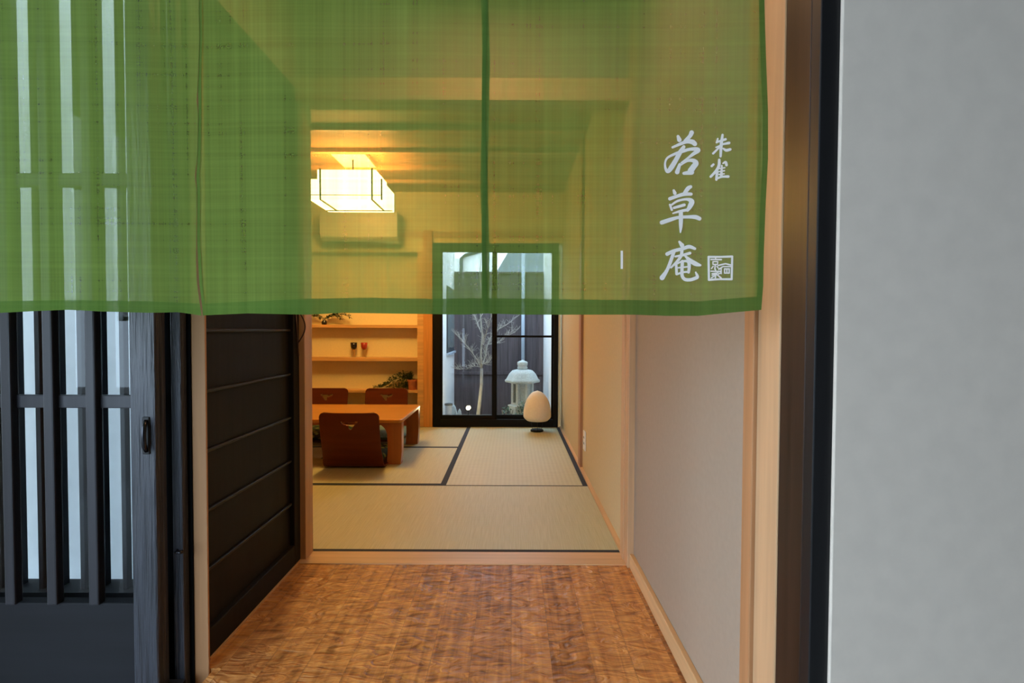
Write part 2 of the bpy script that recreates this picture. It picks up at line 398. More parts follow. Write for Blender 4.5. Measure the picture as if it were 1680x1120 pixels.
# filler between window frame and wall
MX0, MX1 = -.205, -.125
def sash(x0, x1, y0, yb, top, bar=None):
    b = MB(); s = .022
    b.box(x0, x0+s, y0, yb, .075, top).box(x1-s, x1, y0, yb, .075, top).box(x0+s, x1-s, y0, yb, .075, .115).box(x0+s, x1-s, y0, yb, top-.03, top)
    if bar: b.box(x0+s, x1-s, y0, yb, bar-.011, bar+.011)
    return b
sa = obj('sash', sash(WX0+.070, -.150, 4.800, 4.825, WZ1-.045).box(-.20,-.172,4.797,4.826,.076,WZ1-.046), M['alu'], win, .002)
obj('pane', MB().box(WX0+.09, -.172, 4.811, 4.815, .11, WZ1-.07), M['glass'], sa)
sb = obj('sash', sash(-.178, WX1-.044, 4.832, 4.857, WZ1-.045, .905), M['alu'], win, .002)
obj('pane', MB().box(-.158, WX1-.062, 4.843, 4.847, .11, WZ1-.07), M['glass'], sb)
lk = MB().box(-.188, -.160, 4.783, 4.799, .79, .85).tube([(-.174,4.783,.85),(-.183,4.778,.885),(-.178,4.783,.90)], .008, 8)
obj('window_lock', lk, M['alu'], win, .003)

# ---- black batten sliding door in the left hall wall
d2 = sroot('door_2', (XL, 1.70, 0), 'black stained sliding door with horizontal battens')
obj('door_panel', MB().box(XL-.035, XL-.018, 1.39, 1.97, .07, 1.93), M['black_door'], d2)
fb = MB().box(XL-.04, XL+.002, 1.945, 1.998, .006, 1.95).box(XL-.04, XL+.002, 1.39, 1.945, .006, .088).box(XL-.04, XL+.002, 1.39, 1.945, 1.89, 1.95)
obj('door_frame', fb, M['black_door'], d2, .003)
for z in (.258, .434, .611, .787, .965, 1.143, 1.32, 1.50, 1.68):
    obj('batten', MB().box(XL-.020, XL-.007, 1.39, 1.945, z-.0055, z+.0055), M['batten'], d2, .004, seg=3)
lp = [(-.868+.0*k, 1.985 - .0*k, 0) for k in range(2)]
pts = []
for k in range(13):
    a = math.pi * k / 12
    pts.append((-.872 + .028*math.sin(a), 1.965, 1.045 - .13*(k/12)**1.0))
obj('pull_loop', MB().tube(pts, .0028, 8).tube([(-.882,1.965,1.05),(-.872,1.965,.86)], .004, 8), M['leather'], d2, smooth=True)

# ---- charcoal lattice door, facing the porch
DY = 1.27
d1 = sroot('door_1', (-1.4, DY, 0), 'charcoal lattice sliding door')
xs0 = X_at(222, DY); xs1 = X_at(262.5, DY)
obj('stile', MB().box(xs0, xs1, DY-.012, DY+.03, .0, 1.98), M['stile'], d1, .004)
for k in range(9):
    cx = X_at(157.5 - 68.5*k, DY)
    obj('lattice_bar', MB().box(cx-.0135, cx+.0135, DY-.012, DY+.012, .235, 1.95), M['lattice'], d1, .004)
for zc, hh in ((.775, .017), (1.36, .017)):
    obj('crossbar', MB().box(-2.3, xs0, DY+.004, DY+.022, zc-hh, zc+hh), M['lattice'], d1, .002)
obj('kick_board', MB().box(-2.3, xs0, DY-.004, DY+.026, .0, .238), M['dark_board'], d1, .003)
obj('top_rail', MB().box(-2.3, xs0, DY-.01, DY+.03, 1.93, 1.98), M['lattice'], d1, .003)
obj('pane', MB().box(-2.3, xs0, DY+.0235, DY+.0255, .238, 1.93), M['glass'], d1)
hp = []
hx = X_at(239, DY-.02)
hz0, hz1 = at(239, 743, DY).z, at(239, 682, DY).z
hd = obj('door_pull', MB().box(hx-.010, hx+.010, DY-.016, DY-.010, hz0, hz1), M['black_post'], d1, .004)
obj('grip', MB().tube([(hx+.003,DY-.018,hz0+.008),(hx+.004,DY-.026,hz0+.025),(hx+.004,DY-.028,(hz0+hz1)/2),(hx+.004,DY-.026,hz1-.025),(hx+.003,DY-.018,hz1-.008)], [.004,.006,.006,.006,.004], 10), M['metal'], hd, smooth=True)
# jamb between lattice door and slim pale post
jx0, jx1 = X_at(250, 1.34), X_at(315.5, 1.34)
struct('trim_17', MB().box(jx0, jx1, 1.34, 1.378, -.30, CZ), M['black_wood'], 'black jamb beside the lattice door', .002)
a0, a1 = X_at(283, 1.315), X_at(300, 1.315)
t18 = sroot('trim_18', ((a0+a1)/2, 1.325, 0), 'charcoal stop strip on the black jamb')
obj('strip', MB().box(a0, a1, 1.315, 1.34, -.30, CZ), M['stile'], t18, .003)
kz = at(292, 906, 1.30).z
obj('catch', MB().tube([(a0+.012,1.316,kz),(a0+.018,1.298,kz),(a0+.034,1.296,kz+.003)], .0035, 8).lathe([(0.001,-.004),(.007,-.003),(.007,.003),(.001,.004)], (a0+.034,1.296,kz+.003), 12), M['metal'], t18, smooth=True)
# side passage behind the lattice
struct('wall_passage', MB().box(-4.6, -.97, 1.98, 2.0, -.3, 2.40), M['white_out'], 'white wall of the side passage')
struct('wall_passage_right', MB().box(-1.0, -.93, 1.42, 1.98, -.3, CZ+.1), M['black_wood'], 'dark side of the passage')
struct('floor_passage', MB().box(-4.6, -1.0, 1.31, 1.98, -.35, -.30), M['white_out'], 'unseen ground of the side passage, whitened to bounce daylight')  # unseen ground, kept white to throw daylight up the passage wall

# ---- courtyard walls and ground
struct('floor_garden', MB().box(-1.0, .62, 4.95, 7.4, -.40, -.30), M['soil'], 'dark soil of the courtyard')
struct('wall_garden_left', MB().box(-1.05, -.865, 5.0, 7.3, -.35, 2.7), M['white_out'], 'white wall left of the courtyard')
struct('wall_garden_right', MB().box(.47, .65, 5.04, 7.3, -.35, 2.7), M['white_out'], 'white wall right of the courtyard')
struct('floor_outside', MB().box(-14, 14, -9, 30, -.60, -.45), M['soil'], 'ground around the house')
# unseen porch roof and walls, added to cut daylight at the entrance
struct('wall_shade_back', MB().box(-1.2, 3.8, -2.7, -2.6, -.3, 2.62), M['brown_post'], 'unseen dark wall added behind the camera to cut daylight')
struct('ceiling_shade', MB().box(-3.4, 4.2, -2.7, .80, 2.62, 2.72), M['black_wood'], 'unseen dark roof added over the porch to keep out sky light')
struct('wall_shade_right', MB().box(1.7, 1.9, -2.6, .765, -.3, 2.62), M['brown_post'], 'unseen dark wall added at right to grade light on the front wall')

# ================================================================== THINGS
# ---- tatami mats
def tatami(x0, x1, y0, y1, lengthwise_x, label):
    r = thing('tatami_mat', label, 'tatami mat', ((x0+x1)/2, (y0+y1)/2, -.055), 'tatami mats on the room floor')
    obj('rush_surface', MB().box(x0, x1, y0, y1, -.055, -.001), M['tatami_x'] if lengthwise_x else M['tatami_y'], r)
    bwid = .027
    if lengthwise_x:
        obj('cloth_border', MB().box(x0, x1, y0, y0+bwid, -.054, .0004), M['heri'], r)
        obj('cloth_border', MB().box(x0, x1, y1-bwid*.35, y1, -.054, .0004), M['heri'], r)
    else:
        obj('cloth_border', MB().box(x0, x0+.036, y0, y1, -.054, .0004), M['heri'], r)
        obj('cloth_border', MB().box(x1-.030, x1, y0, y1, -.054, .0004), M['heri'], r)
    return r
tatami(-1.36, .475, 2.077, 2.985, True, 'front tatami mat lying across the room just behind the wooden threshold')
tatami(-.445, .475, 2.987, 4.79, False, 'right-hand tatami mat running lengthways towards the garden window')
tatami(-2.27, -.446, 2.987, 3.945, True, 'tatami mat under the near side of the low wooden table')
tatami(-2.27, -.446, 3.946, 4.78, True, 'tatami mat beyond the table, in front of the shelf alcove')

# ---- built-in shelf boards
for z0, z1, lb in ((.985,1.015,'upper wooden shelf board in the alcove, holding the leafy arrangement'),
                   (.652,.688,'middle wooden shelf board in the alcove, holding black and red cups'),
                   (.335,.360,'lowest wooden shelf board in the alcove, holding the trailing plant')):
    tag(obj('shelf', MB().box(SX0, SX1, 4.81, 4.935, z0, z1), M['shelf_wood'], None, .002), lb, 'shelf', 'shelf boards in the alcove')

# ---- low table
tx0, tx1, ty0, ty1, tz = -2.05, -.785, 3.43, 4.13, .325
tb = thing('low_table', 'low orange-brown wooden table with rounded corners and wide bent legs', 'table', ((tx0+tx1)/2, (ty0+ty1)/2, 0))
def rrect(x0, x1, y0, y1, r, n=6):
    P = []
    for cx, cy, a0 in ((x1-r,y1-r,0),(x0+r,y1-r,90),(x0+r,y0+r,180),(x1-r,y0+r,270)):
        for k in range(n+1):
            a = R(a0 + 90*k/n); P.append((cx + r*math.cos(a), cy + r*math.sin(a)))
    return P
obj('tabletop', MB().prism(rrect(tx0, tx1, ty0, ty1, .03), 'z', tz-.026, tz), M['table'], tb, .006)
for sx in (0, 1):
    for sy in (0, 1):
        # bent leg: a wide board that curves into the underside of the top
        X = tx1 if sx else tx0; d = -1 if sx else 1
        prof = [(X+d*.004, tz-.026), (X+d*.004, .10), (X+d*.012, .0), (X+d*.112, .0), (X+d*.106, .10), (X+d*.108, .20)]
        for k in range(7):
            a = R(90*k/6); prof.append((X+d*(.108+.085*(1-math.cos(a))), .20 + (tz-.030-.20)*math.sin(a)))
        prof.append((X+d*.19, tz-.026))
        y0 = ty1-.075 if sy else ty0+.008; y1 = ty1-.008 if sy else ty0+.075
        obj('leg', MB().prism(prof, 'y', y0, y1), M['table_leg'], tb, .005)
for ya in (ty0+.06, ty1-.078): obj('apron', MB().box(tx0+.20, tx1-.20, ya, ya+.018, tz-.050, tz-.026), M['table_leg'], tb)

# ---- legless floor chairs (seat and back one bent sheet, bird-shaped hole)
def zaisu_mesh():
    W = .405
    prof = []
    for k in range(16): prof.append((.36 - .34*k/15, .012))
    for k in range(1, 9):
        a = R(85*k/8); prof.append((.02 - .045*math.sin(a), .012 + .045*(1-math.cos(a))))
    y, z = prof[-1]
    n = 62
    for k in range(1, n+1):
        t = k/n; prof.append((y - .085*t - .012*math.sin(math.pi*t), z + .355*t))
    hole = [(410,345),(450,358),(490,374),(515,358),(610,356),(565,400),(530,450),(508,435),(505,402),(460,388),(430,372)]
    hole = [((u-508)/7.47*.00414*1.12, .352 - (v-350)/7.47*.00414*1.1) for u, v in hole]
    def inside(x, z):
        c = False; j = len(hole)-1
        for i in range(len(hole)):
            if (hole[i][1] > z) != (hole[j][1] > z) and x < (hole[j][0]-hole[i][0])*(z-hole[i][1])/(hole[j][1]-hole[i][1])+hole[i][0]: c = not c
            j = i
        return c
    mb = MB(); nu = 90; N = len(prof); ztop = prof[-1][1]
    for (yy, zz) in prof:
        wv = W
        if zz > ztop-.035:
            q = (zz-(ztop-.035))/.035; wv = W - 2*.035*(1-math.sqrt(max(0, 1-q*q)))
        if zz < .14: wv = W + .022*(1-zz/.14)
        for i in range(nu+1):
            u = (i/nu-.5); bow = .022*(1-(2*u)**2) if zz > .06 else 0
            bow *= min(1, max(0, (zz-.06)/.1))
            mb.v.append((u*wv, yy - bow, zz))
    for r in range(N-1):
        for i in range(nu):
            cz = (prof[r][1]+prof[r+1][1])/2; cx = ((i+.5)/nu-.5)*W
            if prof[r][1] > .2 and inside(cx, cz): continue
            mb.f.append((r*(nu+1)+i, r*(nu+1)+i+1, (r+1)*(nu+1)+i+1, (r+1)*(nu+1)+i))
    return mb
z1 = obj('floor_chair', zaisu_mesh(), M['zaisu'], None, smooth=True)
sm = z1.modifiers.new('thick', 'SOLIDIFY'); sm.thickness = .009; sm.offset = 0
def place(o, x, y, rz, lb):
    o.location = (x, y, 0.0); o.rotation_euler = (0, 0, rz); o['label'] = lb; o['category'] = 'floor chair'; o['group'] = 'legless wooden floor chairs around the low table'
place(z1, -1.098, 3.345, 0, 'dark red-brown legless floor chair at near side of table, back to the doorway')
for x, lb in ((-1.19, 'legless floor chair across the table, nearer the window, back above the tabletop'),
              (-1.76, 'legless floor chair across the table, farther from the window, half hidden by the post')):
    c = z1.copy(); C.objects.link(c); place(c, x, 4.46, math.pi, lb)
def cushion(x, y, w_, d_, z0, h, mat, lb, rz=0):
    mb = MB(); n = 18
    for s in (1, -1):
        b = len(mb.v)
        for j in range(n+1):
            for i in range(n+1):
                u = 2*i/n-1; v = 2*j/n-1
                e = ((1-abs(u)**3.5)*(1-abs(v)**3.5)); e = max(0, e)**.45
                px_ = 1-.05*(1-abs(v))*1; mb.v.append((x+u*w_/2*(1-.04*(1-v*v)), y+v*d_/2*(1-.04*(1-u*u)), z0+h/2 + s*h/2*e))
        for j in range(n):
            for i in range(n):
                q = (b+j*(n+1)+i, b+j*(n+1)+i+1, b+(j+1)*(n+1)+i+1, b+(j+1)*(n+1)+i); mb.f.append(q if s > 0 else q[::-1])
    r = thing('cushion', lb, 'cushion', (x, y, z0), 'square floor cushions on the floor chairs')
    obj('cover', mb, mat, r, smooth=True)
    return r
cushion(-1.12, 3.575, .45, .42, .018, .085, M['cushion'], 'dark green leaf-patterned square cushion on the near floor chair')
cushion(-1.145, 4.25, .49, .42, .018, .080, M['cushion_grey'], 'grey-green cushion under the far edge of the table, on the chair nearer the window')
cushion(-1.70, 4.25, .47, .42, .018, .080, M['cushion'], 'dark green leaf-patterned square cushion on the chair farther from the window')

# ---- pendant lamp: stepped square paper shade in a wooden frame
LX0, LX1, LY0, LY1, LZ0, LZ1, LZ2 = -1.515, -.975, 3.61, 4.00, 1.935, 2.085, 2.165
lam = thing('ceiling_lamp', 'lit square paper ceiling lamp in a thin wooden frame, seen through the green curtain', 'lamp', ((LX0+LX1)/2, (LY0+LY1)/2, LZ0))
def shell(x0, x1, y0, y1, z0, z1, t=.004):
    return MB().box(x0, x1, y0, y0+t, z0, z1).box(x0, x1, y1-t, y1, z0, z1).box(x0, x0+t, y0+t, y1-t, z0, z1).box(x1-t, x1, y0+t, y1-t, z0, z1)
sh = shell(LX0, LX1, LY0, LY1, LZ0, LZ1); sh.box(LX0+.004, LX1-.004, LY0+.004, LY1-.004, LZ0+.012, LZ0+.016)
obj('lamp_shade', sh, M['lamp_paper'], lam)
ix0, ix1, iy0, iy1 = LX0+.05, LX1-.05, LY0-.0, LY1-.05
up = shell(ix0, ix1, LY0+.03, iy1, LZ1, LZ2)
obj('lamp_shade', up, M['lamp_paper'], lam)
fr = MB(); t = .007
for (x, y) in ((LX0, LY0), (LX1, LY0), (LX0, LY1), (LX1, LY1)): fr.box(x-t/2-.001, x+t/2+.001, y-t/2-.001, y+t/2+.001, LZ0-.002, LZ1+.004)
for x in (LX0+.085, LX1-.07): fr.box(x-.006, x+.006, LY0-.006, LY0-.001, LZ0, LZ2).box(x-.006, x+.006, LY0-.006, LY1-.05, LZ0-.004, LZ0+.003)
fr.box(LX0, LX1, LY0-.005, LY0, LZ0+.03, LZ0+.035).box(LX0, LX1, LY1-.06, LY1-.052, LZ0-.004, LZ0+.003)
obj('lamp_frame', fr, M['brown_post'], lam)
obj('ceiling_plate', MB().box(-1.38, -1.12, 3.68, 3.98, CZ-.035, CZ-.001), M['plate_lit'], lam, .003)
obj('cord', MB().tube([(-1.25, 3.80, CZ-.03), (-1.25, 3.80, LZ2-.06)], .006, 8).tube([(ix0+.004,3.80,LZ2-.06),(ix1-.004,3.80,LZ2-.06)], .004, 6), M['brown_post'], lam)

# ---- air conditioner
ac = thing('air_conditioner', 'pale wall-mounted air conditioner above the alcove, faint through the curtain', 'air conditioner', (-1.45, 4.70, 1.80))
obj('casing', MB().prism([(4.80,1.80),(4.66,1.80),(4.60,1.85),(4.585,1.95),(4.59,2.08),(4.80,2.09)], 'x', -1.83, -1.09), M['ac_shell'], ac, .006)
obj('louver', MB().box(-1.79, -1.13, 4.61, 4.655, 1.793, 1.801), M['metal'], ac)

# ---- egg-shaped paper floor lamp
lx, ly = X_at(881, 4.62)+.004, 4.60
eg = thing('floor_lamp', 'egg-shaped cream paper floor lamp on thin legs before the window', 'lamp', (lx, ly, 0))
prof = []
zb, ht = .105, .285
for k in range(25):
    t_ = k/24
    if t_ < .14: r_ = .100 + .032*math.sin(R(90)*t_/.14)
    else: r_ = .132*math.pow(max(0, 1-((t_-.14)/.86)**2.3), .56)
    prof.append((max(r_, .0015), zb + ht*t_))
obj('lamp_shade', MB().lathe(prof, (lx, ly, 0), 40), M['washi'], eg, smooth=True)
for a in (30, 150, 270):
    ca, sa_ = math.cos(R(a)), math.sin(R(a))
    lg = MB().tube([(lx+.05*ca, ly+.05*sa_, .005), (lx+.07*ca, ly+.07*sa_, zb+.01)], .0022, 6)
    obj('leg', lg, M['metal'], eg)
obj('base', MB().lathe([(.001,0),(.062,.0),(.062,.012),(.055,.017),(.001,.018)], (lx-.002, ly, 0), 32), M['alu'], eg, smooth=False)

# ---- power outlet on right wall
ot = thing('power_outlet', 'small white power outlet low on the right wall beside the slim post', 'outlet', (XR, 3.28, .17))
obj('cover_plate', MB().box(XR-.009, XR-.0002, 3.22, 3.30, .155, .285), M['plastic'], ot, .002)
for z in (.195, .235): obj('socket', MB().box(XR-.0105, XR-.008, 3.245, 3.249, z, z+.014).box(XR-.0105, XR-.008, 3.262, 3.266, z, z+.014), M['metal'], ot)

# ---- cups on the middle shelf
def cup(px, mat, lb):
    p = at(px, 583, 4.872); x = p.x; z = .688
    r = thing('stemmed_cup', lb, 'cup', (x, 4.872, z), 'pair of lacquered cups on the middle shelf')
    obj('bowl', MB().lathe([(.001,.076),(.016,.078),(.027,.092),(.031,.112),(.033,.148),(.030,.148),(.027,.115),(.001,.098)], (x,4.872,z), 24), mat, r, smooth=True)
    for sx in (-1, 1):
        obj('leg', MB().tube([(x+sx*.011,4.872,z),(x+sx*.012,4.872,z+.088)], .0035, 8), M['pale_leg'], r)
    obj('foot', MB().lathe([(.001,0),(.020,0),(.020,.004),(.001,.005)], (x,4.872,z), 20), M['pale_leg'], r)
cup(580.5, M['lacq_black'], 'black lacquered cup on pale legs on the middle shelf')
cup(597.5, M['lacq_red'], 'red lacquered cup on pale legs on the middle shelf')

# ---- trailing plant on the lowest shelf
pt = thing('trailing_plant', 'trailing green plant in a terracotta pot on the lowest alcove shelf', 'plant', (-1.005, 4.872, .36))
obj('pot', MB().lathe([(.001,0),(.040,0),(.052,.085),(.056,.087),(.056,.105),(.050,.105),(.047,.09),(.001,.088)], (-1.005,4.872,.36), 28), M['terracotta'], pt, smooth=False)
fo = MB(); stm = MB()
for k in range(26):
    L_ = random.uniform(.10, .42) if k % 3 else random.uniform(.05, .14)
    a = R(random.uniform(150, 215)); p = Vector((-1.005, 4.872, .455)); P = [p.copy()]
    top = random.uniform(.02, .09)
    for j in range(1, 9):
        t = j/8
        q = Vector((-1.005 + math.cos(a)*L_*t, 4.872 + math.sin(a)*L_*t*.12, .455 + top*math.sin(math.pi*min(1, t*1.3))*1.0 - .075*t*t))
        q.z = max(q.z, .372); P.append(q)
        for _ in range(5):
            d = Vector((random.uniform(-1,1), random.uniform(-1,.6), random.uniform(-.4,1)))
            b_ = q + Vector((random.uniform(-.012,.012), random.uniform(-.02,.02), random.uniform(-.003,.014)))
            if b_.x > -.99: b_.x = -1.0
            fo.leaf(b_, d, random.uniform(.014,.024), .013)
    stm.tube(P, .0016, 5)
obj('foliage', fo, M['leaf'], pt); obj('stem', stm, M['leaf'], pt)

# ---- leafy arrangement on upper shelf
vx = at(532, 530, 4.872).x
va = thing('flower_arrangement', 'small black vase with drooping leafy branch on the upper alcove shelf', 'vase', (vx, 4.872, 1.015))
obj('vase', MB().lathe([(.001,0),(.020,0),(.027,.012),(.026,.030),(.016,.042),(.018,.048),(.001,.046)], (vx,4.872,1.015), 24), M['lacq_black'], va, smooth=True)
br = MB(); lf = MB()
for k in range(9):
    s = -1 if k % 2 else 1; P = []; L_ = random.uniform(.10, .26)
    for j in range(7):
        t = j/6; q = Vector((vx + s*L_*t, 4.872 + random.uniform(-.01,.01) - .02*t, 1.06 + .05*math.sin(math.pi*t*.8) - .01*t + .003*k)); P.append(q)
        if j:
            for _ in range(4): lf.leaf(q, Vector((s*random.uniform(.2,1), random.uniform(-.8,.8), random.uniform(-.6,.6))), random.uniform(.025,.045), .012)
    br.tube(P, .0018, 5)
obj('branch', br, M['leaf'], va); obj('leaves', lf, M['leaf'], va)

# ================================================================== COURTYARD
# fence
fz = at(820, 448, 7.2).z
fn = thing('board_fence', 'brown vertical board fence closing the courtyard', 'fence', (-.2, 7.25, -.30))
x = -.86; k = 0
while x < .465:
    wd = min(.135, .468-x)
    obj('board', MB().box(x-.004, x+wd+.004, 7.20+.010*(k%2), 7.210+.010*(k%2), -.30, fz-.01), M['fence'], fn, .002); x += .135; k += 1
obj('cap_rail', MB().box(-.862, .468, 7.185, 7.235, fz-.012, fz+.02), M['fence'], fn, .002)
obj('rail', MB().box(-.862, .468, 7.185, 7.20, .30, .345), M['fence'], fn, .002)
# drainpipe
pz = at(858, 590, 7.1)
dp = tag(obj('drainpipe', MB().tube([(at(858,560,7.15).x,7.15,-.3),(at(858,560,7.15).x,7.15,fz+.4)], .026, 14), M['pipe'], None, smooth=True), 'pale blue vertical drainpipe on the fence behind the stone lantern', 'pipe')
# window on the left courtyard wall
gw = sroot('window_2', (-.865, 6.85, .7), 'small grey window in the white courtyard wall')
obj('window_frame', MB().box(-.872, -.850, 6.35, 7.10, .66, 1.55), M['gutter'], gw, .003)
obj('pane', MB().box(-.852, -.846, 6.38, 7.07, .72, 1.52), M['grey_glass'], gw)
obj('window_sill', MB().box(-.872, -.825, 6.33, 7.12, .63, .66), M['pipe'], gw, .003)

# stone lantern
sy = 6.15
sx = at(857, 640, sy).x
def zz(py): return at(857, py, sy).z
sl = thing('stone_lantern', 'pale granite garden lantern with a flared roof, beyond the right pane', 'lantern', (sx, sy, -.30))
PX = sy/F
obj('foundation', MB().lathe([(.001,0),(.19,0),(.19,.06),(.15,.10),(.001,.10)], (sx,sy,-.30), 6), M['stone'], sl, .008)
obj('post', MB().lathe([(.001,0),(.10,0),(.085,.03),(.075,.12),(.085,zz(690)+.18),(.001,zz(690)+.18)], (sx,sy,-.20), 24), M['stone'], sl, smooth=False)
zp = zz(664)
obj('platform', MB().lathe([(.001,zz(690)-.0),(.10,zz(690)),(.185,zp-.035),(.19,zp),(.13,zp+.012),(.001,zp+.012)], (sx,sy,0), 6), M['stone'], sl, .006)
fbm = MB(); z0, z1_ = zp+.012, zz(626)
hw = .118
for k in range(6):
    a = R(60*k); cx, cy = hw*math.cos(a), hw*math.sin(a)
    fbm.tube([(sx+cx, sy+cy, z0), (sx+cx, sy+cy, z1_)], .030, 6)
for k in range(6):
    if k == 3: continue     # open light windows
    a, b = R(60*k), R(60*(k+1)); A = Vector((hw*math.cos(a), hw*math.sin(a), 0)); B = Vector((hw*math.cos(b), hw*math.sin(b), 0))
    i = len(fbm.v)
    for P in (A, B, B*.82, A*.82):
        fbm.v.append((sx+P.x, sy+P.y, z0))
    for P in (A, B, B*.82, A*.82):
        fbm.v.append((sx+P.x, sy+P.y, z1_))
    fbm.f += [(i,i+1,i+5,i+4),(i+1,i+2,i+6,i+5),(i+2,i+3,i+7,i+6),(i+3,i,i+4,i+7)]
fbm.lathe([(.001,z0),(hw+.02,z0),(hw+.02,z0+.022),(.001,z0+.022)], (sx,sy,0), 6)
fbm.lathe([(.001,z1_-.022),(hw+.02,z1_-.022),(hw+.02,z1_),(.001,z1_)], (sx,sy,0), 6)
obj('light_box', fbm, M['stone'], sl)
zr0, zr1 = zz(627), zz(606)
def flare(a, r, z):
    k = .5+.5*math.cos(6*a)
    return 1 + .16*k*max(0, (r-.13)/.08)
rp = MB().lathe([(.10,zr0),(.17,zr0-.002),(.195,zr0+.004),(.198,zr0+.030),(.185,zr0+.045),(.172,zr0+.080),(.158,zr0+.115),(.13,zr1-.012),(.085,zr1),(.001,zr1)], (sx,sy,0), 48, flare)
obj('roof', rp, M['stone'], sl, smooth=True)
obj('finial', MB().lathe([(.001,zr1-.01),(.062,zr1-.005),(.066,zr1+.035),(.055,zr1+.045),(.066,zr1+.055),(.066,zr1+.095),(.050,zr1+.105),(.020,zr1+.115),(.001,zr1+.13)], (sx,sy,0), 20), M['stone'], sl, smooth=True)
# shrub at its foot
def shrub(cx, cy, z0, rx, rz, n, mat, lb):
    r = thing('shrub', lb, 'shrub', (cx, cy, z0)); m = MB(); st = MB()
    for k in range(n):
        a = random.uniform(0, 2*math.pi); u = random.random()**.5; h = random.random()
        p = Vector((cx + rx*u*math.cos(a)*math.sin(math.pi*(.25+.6*h)), cy + rx*u*math.sin(a)*math.sin(math.pi*(.25+.6*h)), z0 + rz*h))
        m.leaf(p, Vector((random.uniform(-1,1), random.uniform(-1,1), random.uniform(-.3,1))), random.uniform(.03,.055), .022)
    for k in range(7):
        a = R(51*k); st.tube([(cx,cy,z0),(cx+.4*rx*math.cos(a),cy+.4*rx*math.sin(a),z0+.5*rz),(cx+.7*rx*math.cos(a),cy+.7*rx*math.sin(a),z0+.9*rz)], .005, 5)
    obj('foliage', m, mat, r); obj('stem', st, M['bark'], r)
shrub(sx+.06, 5.70, -.30, .17, .40, 420, M['leaf_out'], 'low grey-green shrub at the foot of the stone lantern')
shrub(at(832,672,5.8).x, 5.88, -.30, .10, .32, 160, M['leaf_out'], 'small leafy plant left of the lantern shrub')

# bare tree
TY = 6.05
tr = thing('bare_tree', 'slender leafless garden tree with pale bark lit from below', 'tree', (at(786,700,TY).x, TY, -.30))
def pp(px, py, dy=0): return at(px, py, TY+dy)
trunk = MB()
base = Vector((at(785,700,TY).x, TY, -.30))
trunk.tube([base, pp(784,684), pp(787,660), pp(790,630), pp(790,604)], [.030,.026,.023,.020,.018], 12)
trunk.tube([pp(790,606), pp(789,580), pp(791,550), pp(788,515), pp(790,480), pp(787,450), pp(789,425)], [.014,.012,.010,.008,.007,.005,.003], 8)
obj('trunk', trunk, M['bark'], tr, smooth=True)
bn = MB()
def branch(P, r0):
    bn.tube(P, [.62*r0*(1-.8*i/(len(P)-1)) for i in range(len(P))], 6)
    return P
main = [
    branch([pp(790,605), pp(783,590,-.02), pp(772,575,-.05), pp(760,560,-.08), pp(746,545,-.1)], .012),
    branch([pp(790,603), pp(796,585,.05), pp(800,565,.1), pp(806,552,.15), pp(818,540,.2), pp(838,528,.25)], .014),
    branch([pp(789,602), pp(778,600,.08), pp(766,604,.12), pp(754,606,.15)], .007),
    branch([pp(790,570), pp(797,550,-.1), pp(803,528,-.2), pp(812,505,-.25), pp(822,480,-.3)], .010),
    branch([pp(789,545), pp(783,528,.1), pp(776,510,.15), pp(768,495,.2)], .008),
    branch([pp(790,595), pp(798,598,-.1), pp(806,590,-.15)], .006),
    branch([pp(789,520), pp(797,500,.1), pp(805,475,.15), pp(812,455,.2)], .007),
    branch([pp(789,500), pp(780,478,-.1), pp(775,455,-.15)], .006),
    branch([pp(800,565,.1), pp(815,563,.15), pp(830,552,.2), pp(845,545,.2)], .006),
]
for P in main:
    for i in range(1, len(P)):
        for _ in range(7):
            t = random.random(); q = P[i-1].lerp(P[i], t)
            d = (P[i]-P[i-1]).normalized() + Vector((random.uniform(-.9,.9), random.uniform(-.6,.6), random.uniform(-.3,.8)))
            d.normalize(); L_ = random.uniform(.05, .16)
            q1 = q + d*L_*.5 + Vector((0,0,.01)); q2 = q + d*L_ + Vector((random.uniform(-.02,.02),0,.03))
            bn.tube([q, q1, q2], [.0024,.0019,.0012], 5)
            for _ in range(2):
                e = q1 + Vector((random.uniform(-.07,.07), random.uniform(-.04,.04), random.uniform(-.01,.08))); bn.tube([q1, e], [.0016,.0010], 4)
obj('branches', bn, M['bark'], tr)

# ground spotlight
gp = at(768, 669, 5.85)
sp = thing('garden_spotlight', 'small lit garden spotlight at the foot of the bare tree', 'spotlight', (gp.x, 5.85, -.30))
obj('stake', MB().tube([(gp.x,5.87,-.30),(gp.x,5.87,gp.z-.02)], .008, 8), M['metal'], sp)
obj('housing', MB().tube([(gp.x+.004,5.92,gp.z-.01),(gp.x,5.855,gp.z)], [.020,.034], 14), M['metal'], sp)
obj('lens', MB().lathe([(.001,-.024),(.017,-.018),(.024,0),(.017,.018),(.001,.024)], (gp.x,5.845,gp.z), 16), M['spot_glow'], sp, smooth=True)
light('garden_light', 'POINT', (gp.x+.015, 5.80, gp.z+.02), 3, (1.0,.78,.40), .02)
